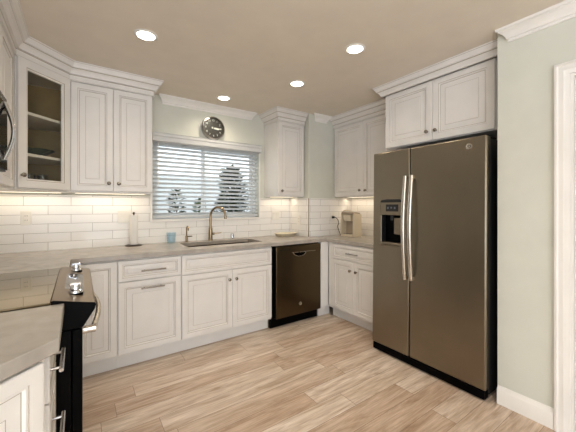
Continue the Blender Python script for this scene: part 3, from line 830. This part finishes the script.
obj('hood', MB().prism_x([(hy1 - 0.004, hz1 - 0.012), (hy0 + 0.006, hz1 - 0.012), (hy0 - 0.01, hz1 + 0.008), (hy0 - 0.07, hz1 + 0.016), (hy1 + 0.03, hz1 + 0.014)], FX0 - 0.010, FX0 - 0.0005), M['darkgrey'], ds, bevel=0.002)
obj('paddle', MB().box(FXD - 0.030, FXD - 0.024, -1.755, -1.675, 1.050, 1.190), M['slate'], ds, bevel=0.003)
obj('nozzle', MB().lathe([(0.012, 0), (0.016, 0.03), (0.016, 0.045)], (FX0 + 0.032, -1.660, 1.168), 'z', 14), M['darkgrey'], ds)
obj('drip_tray', MB().box(FX0 - 0.014, FXD - 0.007, hy1 + 0.001, hy0 - 0.001, hz0 + 0.001, hz0 + 0.022), M['slate'], ds, bevel=0.003)
# bowed bar handles either side of the seam
for door_, yh in ((fd, -1.8235), (None, -1.881)):
    pr_ = door_ or [o for o in bpy.data.objects if o.name.startswith('fridge_door')][0]
    hp = [(FX0 - 0.030 - 0.030 * math.sin(PI * i / 20), yh, 0.700 + 0.835 * i / 20) for i in range(21)]
    hh = obj('handle', MB().tube(hp, 0.0165, 14, flat=(1.0, 0.75, (1, 0, 0))), M['handle'], pr_)
    for q in (0.715, 1.520):
        obj('mount', MB().box(FX0 - 0.030, FX0 - 0.0005, yh - 0.011, yh + 0.011, q - 0.014, q + 0.014), M['nickel'], hh, bevel=0.003)
def badge(parent, c, r, facing, mats=('handle', 'darkgrey')):
    """round monogram badge: raised ring, disc and a curled script mark"""
    cx_, cy_, cz_ = c
    ax = facing
    sg = -1
    prof = [(r, 0), (r, sg * 0.002), (r * 0.86, sg * 0.0028), (r * 0.80, sg * 0.0015), (0, sg * 0.0015)]
    o = obj('badge', MB().lathe(prof, c, ax, 24), M[mats[0]], parent)
    pts = []
    for i in range(28):
        a = i / 27 * 4 * PI; rr_ = r * (0.18 + 0.34 * abs(math.sin(a / 2 + 0.4)))
        u, v = rr_ * math.cos(a), rr_ * math.sin(a)
        pts.append((cx_ - 0.003, cy_ + u, cz_ + v) if ax == 'x' else (cx_ + u, cy_ - 0.003, cz_ + v))
    obj('monogram', MB().tube(pts, r * 0.05, 6), M[mats[1]], o)
badge([o for o in bpy.data.objects if o.name.startswith('fridge_door')][0], (FX0 - 0.0003, -2.296, 1.700), 0.021, 'x')
obj('base_grille', MB().box(2.190, 2.250, FY1 + 0.012, FY0 - 0.004, 0.012, 0.070), M['black'], t, bevel=0.003)
for yy in (FY0 - 0.05, FY1 + 0.04):
    obj('front_foot', MB().lathe([(0.022, 0.001), (0.022, 0.012), (0.012, 0.016), (0.012, 0.032)], (2.236, yy, 0), 'z', 14), M['black'], t)
    obj('hinge_cover', MB().box(2.262, 2.37, yy - 0.025, yy + 0.025, 1.7525, 1.772), M['black'], t, bevel=0.006)
for yy in (FY0 - 0.08, FY1 + 0.08):
    obj('rear_roller', MB().lathe([(0.019, -0.02), (0.019, 0.02)], (2.90, yy, 0.0295), 'y', 16), M['rubber'], t)
t.rotation_euler = (0, 0.0115, 0)

# ------------------------------------------------------------ dishwasher
t = thing('dishwasher', 'bronze slate built-in dishwasher between sink cabinet and corner', 'dishwasher', (1.99, -0.62, 0))
DX0, DX1, DYF = 1.688, 2.297, -0.642
obj('tub', MB().box(1.655, 2.299, -0.598, -0.03, 0.10, 0.872), M['black'], t)
dd = MB().box(DX0, DX1, DYF, -0.600, 0.108, 0.862)
dd = obj('door', dd, M['slatex'], t, bevel=0.006, seg=3)
obj('control_strip', MB().box(DX0 + 0.003, DX1 - 0.003, DYF - 0.004, DYF - 0.0002, 0.790, 0.858), M['slatex'], dd, bevel=0.002)
pk = MB()
pts = [(1.992 + 0.085 * math.cos(R(180 + 180 * i / 14)), 0.788 + 0.044 * math.sin(R(180 + 180 * i / 14))) for i in range(15)]
pk.prism_y([(x, z) for x, z in pts], DYF - 0.0022, DYF - 0.0003)
hp_ = obj('handle_pocket', pk, M['black'], dd)
obj('pocket_lip', MB().tube([(x, DYF - 0.005, z) for x, z in pts], 0.004, 8).tube([(1.885, DYF - 0.006, 0.789), (2.215, DYF - 0.006, 0.789)], 0.004, 8), M['nickel'], hp_)
for i in range(5):
    obj('button', MB().box(1.73 + i * 0.028, 1.748 + i * 0.028, DYF - 0.0052, DYF - 0.0038, 0.822, 0.830), M['darkgrey'], dd)
badge(dd, (2.0, DYF - 0.0003, 0.222), 0.019, 'y')
obj('kick_plate', MB().box(1.655, 2.299, -0.575, -0.555, 0.002, 0.099), M['black'], t)

# ------------------------------------------------------------ window blind
t = thing('window_blind', 'white horizontal slat blind covering the kitchen window', 'blind', (1.225, -0.02, 1.17))
BX0, BX1 = WX0 + 0.006, WX1 - 0.006
vp = [(-0.002, 1.945), (-0.060, 1.945), (-0.066, 1.951), (-0.066, 1.990), (-0.072, 1.998), (-0.072, 2.022), (-0.078, 2.028), (-0.002, 2.028)]
obj('valance', MB().prism_x(vp, WX0 - 0.006, WX1 + 0.006), M['slat'], t)
obj('head_rail', MB().box(BX0, BX1, 0.006, 0.055, 1.945, 1.986), M['slat'], t)
ns, zlo, zhi = 17, 1.212, 1.932
tilt = R(-23)
sl0 = None
for i in range(ns):
    z = zlo + (zhi - zlo) * i / (ns - 1)
    if sl0 is None:
        r1, r2 = [], []
        for j in range(7):
            u = -0.024 + 0.048 * j / 6; hgt = 0.003 * (1 - (u / 0.024) ** 2)
            r1.append((u, hgt)); r2.append((u, hgt - 0.0026))
        prof = r1 + r2[::-1]
        c_, s_ = math.cos(tilt), math.sin(tilt)
        prof = [(u * c_ - h * s_, u * s_ + h * c_) for u, h in prof]
        sl0 = obj('slat', MB().prism_x(prof, BX0 + 0.004, BX1 - 0.004), M['slat'], t, True)
        s = sl0
    else:
        s = sl0.copy(); COL.objects.link(s); s.parent = t
    s.location = (0 - 1.225, 0.030 + 0.02, z - 1.17)
    if i == 0: pass
# slats were built in world x, so only their parent offset is undone
obj('bottom_rail', MB().box(BX0 + 0.003, BX1 - 0.003, 0.008, 0.054, 1.168, 1.190), M['slat'], t, bevel=0.003)
for xx in (BX0 + 0.14, 1.225, BX1 - 0.14):
    for yy in (0.0045, 0.0565):
        obj('ladder_cord', MB().tube([(xx, yy, 1.178), (xx, yy, 1.946)], 0.0012, 6), M['white'], t)
obj('tilt_wand', MB().tube([(BX0 + 0.05, -0.004, 1.94), (BX0 + 0.05, -0.006, 1.50)], 0.0035, 8), M['plastic'], t)

# ------------------------------------------------------------ clock, leaning back on the valance
CX, CY, CZ, CR = 1.240, -0.052, 2.1565, 0.132
t = thing('wall_clock', 'round steel-rimmed clock with dark face standing on the blind valance', 'clock', (CX, CY, 2.0282))
loc = lambda x, y, z: (x - 0, y, z)
b = MB().lathe([(CR - 0.016, 0.035), (CR - 0.003, 0.033), (CR, 0.020), (CR, -0.012), (CR - 0.006, -0.020), (CR - 0.014, -0.021), (CR - 0.018, -0.010), (CR - 0.018, 0.0)], (0, 0, CR + 0.0006), 'y', 48, cap1=False)
obj('rim', b, M['steel'], t, True)
fc = obj('face', MB().lathe([(CR - 0.017, 0.004), (CR - 0.017, -0.004)], (0, 0, CR + 0.0006), 'y', 48), M['clockface'], t, True)
zc_ = CR + 0.0006
def text_mesh(body, size, cx_, cz_, y, parent, name='numeral'):
    cu = bpy.data.curves.new('numeral_text', 'FONT'); cu.body = body; cu.size = size; cu.align_x = 'CENTER'; cu.align_y = 'CENTER'; cu.extrude = 0.0006
    tmp = bpy.data.objects.new('numeral_text', cu); COL.objects.link(tmp)
    bpy.context.view_layer.update()
    me = bpy.data.meshes.new_from_object(tmp.evaluated_get(bpy.context.evaluated_depsgraph_get()))
    bpy.data.objects.remove(tmp); bpy.data.curves.remove(cu)
    me.name = name
    me.transform(Matrix.Translation((cx_, y, cz_)) @ Matrix.Rotation(PI / 2, 4, 'X'))
    me.materials.clear(); me.materials.append(M['white'])
    o = bpy.data.objects.new(name, me); COL.objects.link(o); o.parent = parent; PM[o.name] = PM[parent.name].copy()
    return o
for hN in range(1, 13):
    a = R(90 - 30 * hN); rr_ = CR * 0.66
    text_mesh(str(hN), 0.030, rr_ * math.cos(a), zc_ + rr_ * math.sin(a), -0.0050, fc)
def hand(name, deg, ln, wd, y):
    a = R(90 - deg); dx, dz = math.cos(a), math.sin(a)
    P4 = [(-dx*0.02 - dz*wd, -dz*0.02 + dx*wd), (-dx*0.02 + dz*wd, -dz*0.02 - dx*wd), (dx*ln + dz*wd*0.5, dz*ln - dx*wd*0.5), (dx*ln - dz*wd*0.5, dz*ln + dx*wd*0.5)]
    obj(name, MB().prism_y([(x, zc_ + z) for x, z in P4], y - 0.0012, y), M['white'], fc, True)
hand('hour_hand', 102, 0.062, 0.010, -0.0065)
hand('minute_hand', 92, 0.090, 0.007, -0.0085)
obj('hub', MB().lathe([(0.007, -0.004), (0.007, -0.011), (0, -0.012)], (0, 0, zc_), 'y', 14), M['steel'], fc, True)
obj('glass_cover', MB().lathe([(CR - 0.0175, -0.014), (CR - 0.0175, -0.016)], (0, 0, zc_), 'y', 40), M['pane'], t, True)
t.rotation_euler = (R(-5), 0, 0)
t.location = (CX, -0.047, 2.0300)

# ------------------------------------------------------------ things on the counter
t = thing('paper_towel_holder', 'dark metal paper towel stand on the counter', 'paper towel holder', (0.434, -0.085, 0.914))
obj('base', MB().lathe([(0.074, 0.0004), (0.074, 0.006), (0.066, 0.010), (0.012, 0.012)], (0.434, -0.085, 0.914), 'z', 28), M['bronze'], t)
obj('post', MB().lathe([(0.006, 0.010), (0.006, 0.300), (0.010, 0.303), (0.011, 0.312), (0.006, 0.319), (0, 0.320)], (0.434, -0.085, 0.914), 'z', 14), M['bronze'], t)
b = MB().lathe([(0.010, 0.0132), (0.036, 0.0132), (0.0365, 0.0150), (0.0365, 0.288), (0.036, 0.290), (0.010, 0.290)], (0.434, -0.085, 0.914), 'z', 32, cap0=False, cap1=False)
n_ = 32
b.f.append; 
for j in range(n_):
    b.f.append([j, (j + 1) % n_, 5 * n_ + (j + 1) % n_, 5 * n_ + j]); b.m.append(0)
tag(obj('paper_towel_roll', b, M['paper']), 'white slim roll of paper towels on the dark stand', 'paper towels')
t = thing('drinking_glass', 'blue-tinted straight glass on the counter left of the sink', 'glass', (0.772, -0.100, 0.914))
obj('tumbler', MB().lathe([(0.038, 0.0005), (0.0465, 0.108), (0.044, 0.109), (0.036, 0.012), (0, 0.011)], (0.772, -0.100, 0.914), 'z', 28), M['blue'], t)
t = thing('serving_plate', 'shallow oval ivory dish on the counter beside the short return wall', 'plate', (2.125, -0.170, 0.914))
def oval(a, b_, z, n=36): return [(2.140 + a * math.cos(2*PI*i/n), -0.160 + b_ * math.sin(2*PI*i/n), 0.914 + z) for i in range(n)]
obj('dish', MB().rings([oval(0.125, 0.075, 0.0005), oval(0.130, 0.08, 0.004), oval(0.150, 0.095, 0.030), oval(0.160, 0.102, 0.035), oval(0.160, 0.102, 0.039), oval(0.148, 0.092, 0.036), oval(0.12, 0.07, 0.010)]), M['ceramic'], t)

# coffee maker facing the room (-x)
t = thing('coffee_maker', 'cream single-cup coffee maker on the counter beside the refrigerator', 'coffee maker', (2.78, -0.66, 0.914))
cx0, cx1, cy0, cy1 = 2.712, 2.885, -0.752, -0.540
z0 = 0.9145
bd = MB().box(2.800, cx1 - 0.03, cy0 + 0.012, cy1 - 0.012, z0, z0 + 0.275)
obj('body', bd, M['taupe'], t, bevel=0.012, seg=3)
for y0_, y1_ in ((cy0, cy0 + 0.0115), (cy1 - 0.0115, cy1)):
    obj('side_panel', MB().prism_y([(cx0 + 0.012, z0), (cx1 - 0.02, z0), (cx1 - 0.02, z0 + 0.275), (cx0 + 0.03, z0 + 0.288), (cx0 + 0.006, z0 + 0.270), (cx0 + 0.006, z0 + 0.03)], y0_, y1_), M['cream'], t, bevel=0.003)
obj('brew_head', MB().prism_y([(cx0 + 0.016, z0 + 0.190), (2.799, z0 + 0.190), (2.799, z0 + 0.272), (cx0 + 0.002, z0 + 0.272), (cx0 - 0.004, z0 + 0.262)], cy0 + 0.045, cy1 - 0.045), M['cream'], t, bevel=0.006)
obj('lid', MB().prism_y([(cx0 - 0.012, z0 + 0.281), (cx1 - 0.03, z0 + 0.2765), (cx1 - 0.03, z0 + 0.292), (2.78, z0 + 0.304), (cx0 + 0.01, z0 + 0.301)], cy0 + 0.014, cy1 - 0.014), M['taupe'], t, bevel=0.005)
obj('lid_handle', MB().tube([(2.74, cy0 + 0.03, z0 + 0.304), (2.715, cy0 + 0.05, z0 + 0.318), (2.708, -0.646, z0 + 0.322), (2.715, cy1 - 0.05, z0 + 0.318), (2.74, cy1 - 0.03, z0 + 0.304)], 0.007, 10), M['cream'], t)
obj('drip_tray', MB().box(cx0, 2.799, cy0 + 0.013, cy1 - 0.013, z0, z0 + 0.030), M['cream'], t, bevel=0.004)
obj('drip_grid', MB().cells([cx0 + 0.01, 2.79], [cy0 + 0.03 + 0.012 * i for i in range(14)], lambda u, v: int((v - cy0) / 0.012) % 2 == 0, z0 + 0.0302, z0 + 0.033), M['steel'], t)
cord = [(2.692, YJ - 0.040, 1.147), (2.705, YJ - 0.052, 1.146), (2.740, YJ - 0.060, 1.115), (2.744, YJ - 0.070, 1.07), (2.722, YJ - 0.075, 1.03), (2.736, YJ - 0.085, 0.975), (2.752, YJ - 0.095, 0.930), (2.792, YJ - 0.105, 0.922), (2.84, YJ - 0.125, 0.920), (2.86, cy1 - 0.010, 0.922)]
# smooth the cord
def smooth_path(P, n=5):
    P = [Vector(p) for p in P]; out = []
    for i in range(len(P) - 1):
        a, b_, c, d_ = P[max(i-1,0)], P[i], P[i+1], P[min(i+2,len(P)-1)]
        for k in range(n):
            u = k / n
            out.append(0.5 * ((2*b_) + (-a + c)*u + (2*a - 5*b_ + 4*c - d_)*u*u + (-a + 3*b_ - 3*c + d_)*u**3))
    out.append(P[-1]); return [tuple(p) for p in out]
cd = obj('power_cord', MB().tube(smooth_path(cord), 0.0042, 8), M['rubber'], t)
obj('plug', MB().box(2.670, 2.704, YJ - 0.042, YJ - 0.0185, 1.132, 1.160), M['rubber'], cd, bevel=0.005)

# ------------------------------------------------------------ outlets and switches
def outlet(label, loc, rz, kind='duplex', cat='outlet', wide=False):
    """plate face looks along local -y"""
    t = thing('wall_outlet' if cat == 'outlet' else 'light_switch', label, cat, loc, rz)
    w = 0.058 if wide else 0.036
    obj('cover_plate', MB().box(-w, w, -0.0055, -0.0004, -0.058, 0.058), M['plastic'], t, True, bevel=0.002)
    xs = (-0.023, 0.023) if wide else (0,)
    for x in xs:
        if kind == 'duplex':
            rc = obj('receptacle', MB().box(x - 0.0165, x + 0.0165, -0.0075, -0.0055, -0.034, 0.034), M['plastic'], t, True, bevel=0.002)
            for zz in (-0.018, 0.018):
                for xx in (-0.0065, 0.0065):
                    obj('slot', MB().box(x + xx - 0.0012, x + xx + 0.0012, -0.0079, -0.0075, zz - 0.004, zz + 0.005), M['darkgrey'], rc, True)
        else:
            obj('rocker', MB().prism_x([(-0.0056, -0.033), (-0.0085, -0.033), (-0.0062, 0.0), (-0.0100, 0.033), (-0.0056, 0.033)], x - 0.0165, x + 0.0165), M['plastic'], t, True)
    return t
YT = -0.0115
outlet('white outlet on the tile below the glass corner cabinet', (-0.352, YT, 1.192), 0)
outlet('white double switch plate behind the paper towel roll', (0.365, YT, 1.189), 0, 'rocker', 'switch', True)
outlet('white double rocker plate right of the window', (2.080, YT, 1.172), 0, 'rocker', 'switch', True)
outlet('white outlet on the short tiled return wall', (XJ - 0.0115, -0.222, 1.112), -PI / 2)
outlet('white outlet holding the black coffee maker plug', (2.690, YJ - 0.012, 1.149), 0)

# ------------------------------------------------------------ contents of the glass cabinet
t = thing('serving_bowl', 'dark green shallow bowl on the lower shelf of the glass cabinet', 'bowl', (-0.28, -0.36, SHELF[0]))
obj('bowl', MB().lathe([(0.06, 0.0008), (0.07, 0.004), (0.125, 0.040), (0.135, 0.048), (0.128, 0.047), (0.065, 0.010), (0, 0.008)], (-0.28, -0.36, SHELF[0]), 'z', 36), M['green'], t)
gp = [(0.030, 0.0006), (0.033, 0.10), (0.0315, 0.10), (0.028, 0.008), (0, 0.008)]
gl = None
for i, (gx, gy, lb) in enumerate([(-0.285, -0.470, 'clear tumbler at the bottom of the glass cabinet nearest the door'), (-0.215, -0.430, 'clear tumbler at the bottom of the glass cabinet, right of its twin'),
        (-0.330, -0.390, 'clear tumbler standing left in the second row of the glass cabinet'), (-0.245, -0.330, 'clear tumbler standing right in the second row of the glass cabinet')]):
    if gl is None:
        gl = obj('tumbler', MB().lathe(gp, (0, 0, 0), 'z', 24), M['tumbler']); o = gl
    else:
        o = gl.copy(); COL.objects.link(o)
    o.location = (gx, gy, UB + 0.018)
    tag(o, lb, 'glass', 'tumblers in the glass cabinet')

# ------------------------------------------------------------ lamps
DL = [(0.368, -1.103, 'recessed ceiling light at the left, nearest the glass corner cabinet'),
      (1.636, -1.776, 'recessed ceiling light nearest the refrigerator, farthest right'),
      (1.659, -1.044, 'recessed ceiling light in the middle, in front of the narrow cabinet'),
      (1.250, -0.305, 'recessed ceiling light close to the crown above the window')]
first = None
for x, y, lb in DL:
    if first is None:
        t = thing('ceiling_light', lb, 'light', (x, y, ZC), 0, 'recessed ceiling lights'); first = t
        obj('trim_ring', MB().lathe([(0.054, -0.004), (0.058, -0.007), (0.070, -0.005), (0.075, -0.0005), (0.054, -0.0005)], (0, 0, 0), 'z', 40, cap0=False, cap1=False), M['trim'], t, True)
        obj('lens', MB().lathe([(0.0, -0.0055), (0.054, -0.0045), (0.054, -0.001), (0, -0.001)], (0, 0, 0), 'z', 36), M['lens'], t, True)
    else:
        t = copy_tree(first); t.location = (x, y, ZC); t['label'] = lb
for x, y in [(d_[0], d_[1]) for d_ in DL] + [(0.2, -4.7), (1.5, -4.9)]:
    l = bpy.data.lights.new('downlight', 'SPOT'); l.energy = SPOT_POWER; l.color = LAMP_COLOR
    l.spot_size = R(150); l.spot_blend = 1.0; l.shadow_soft_size = 0.05
    o = bpy.data.objects.new('downlight', l); o.location = (x, y, ZC - 0.012); COL.objects.link(o)

def under_light(label, loc, rz, L):
    t = thing('cabinet_light', label, 'light', loc, rz, 'under-cabinet strip lights')
    obj('housing', MB().box(-L/2, L/2, -0.03, 0.03, -0.0025, -0.0003), M['plastic'], t, True)
    obj('lens', MB().box(-L/2 + 0.01, L/2 - 0.01, -0.022, 0.022, -0.0035, -0.0026), M['strip'], t, True)
    l = bpy.data.lights.new('strip_glow', 'AREA'); l.shape = 'RECTANGLE'; l.size = L; l.size_y = 0.04; l.energy = UNDER_POWER * L / 0.3; l.color = UNDER_COLOR
    o = bpy.data.objects.new('strip_glow', l); COL.objects.link(o)
    o.location = (loc[0], loc[1], loc[2] - 0.006); o.rotation_euler = (0, 0, rz)
under_light('slim strip light under the two-door cabinet left of the window', (0.25, -0.11, UB), 0, 0.56)
under_light('slim strip light under the narrow cabinet right of the window', (2.11, -0.11, UB), 0, 0.34)
under_light('slim strip light under the cabinet above the coffee maker', (XR - 0.11, -0.90, UB), -PI / 2, 0.90)
under_light('slim strip light under the glass corner cabinet', (-0.36, -0.11, UB), 0, 0.50)

# ------------------------------------------------------------ outside the window
struct(obj('ground_outside', MB().box(-3, 6, 0.2, 5.2, -0.10, -0.02), M['soil']), 'pale gravel outside the window', 'ground')
tag(obj('garden_wall', MB().cells([-3 + 0.6 * i for i in range(16)], [-0.019, 1.85, 1.95], lambda u, v: True, 3.2, 3.35, 'xz'), M['stucco'], bevel=0.01), 'white stucco garden wall seen through the blind', 'wall')
def shrub(label, c, h, r, n, seed, m):
    rnd = random.Random(seed)
    t = thing('shrub', label, 'shrub', (c[0], c[1], -0.02))
    obj('stem', MB().tube([(c[0], c[1], -0.019), (c[0] + 0.02, c[1], h * 0.5), (c[0], c[1] + 0.01, h * 0.85)], [0.03, 0.022, 0.008], 8), M['bark'], t)
    b = MB()
    for i in range(n):
        q = rnd.random() ** 0.8; z = 0.25 * h + 0.75 * h * q
        a = rnd.random() * 2 * PI; rad = r * (1 - q * 0.75) * math.sqrt(rnd.random()) * (0.85 + 0.35 * math.sin(3 * a + 9 * q + seed))
        p = Vector((c[0] + rad * math.cos(a), c[1] + rad * math.sin(a), z))
        d_ = Vector((math.cos(a) + rnd.uniform(-.4, .4), math.sin(a) + rnd.uniform(-.4, .4), rnd.uniform(-0.2, 0.8))).normalized()
        sd = d_.cross(Vector((0, 0, 1))).normalized(); L = rnd.uniform(0.07, 0.13); w_ = L * 0.22
        up = sd.cross(d_) * 0.01
        b.add([p, p + d_ * L * 0.5 + sd * w_ + up, p + d_ * L, p + d_ * L * 0.5 - sd * w_ + up], [(0, 1, 2, 3)])
    obj('foliage', b, m, t, smooth=0)
shrub('tall dark green shrub outside the right half of the window', (2.15, 1.5, 0), 1.92, 0.45, 2200, 3, M['leaf'])
shrub('low dark green shrub outside the left half of the window', (1.24, 1.5, 0), 1.50, 0.20, 420, 5, M['leaf'])
shrub('small mid green shrub outside near the middle of the window', (1.95, 2.6, 0), 1.42, 0.20, 380, 8, M['leaf2'])
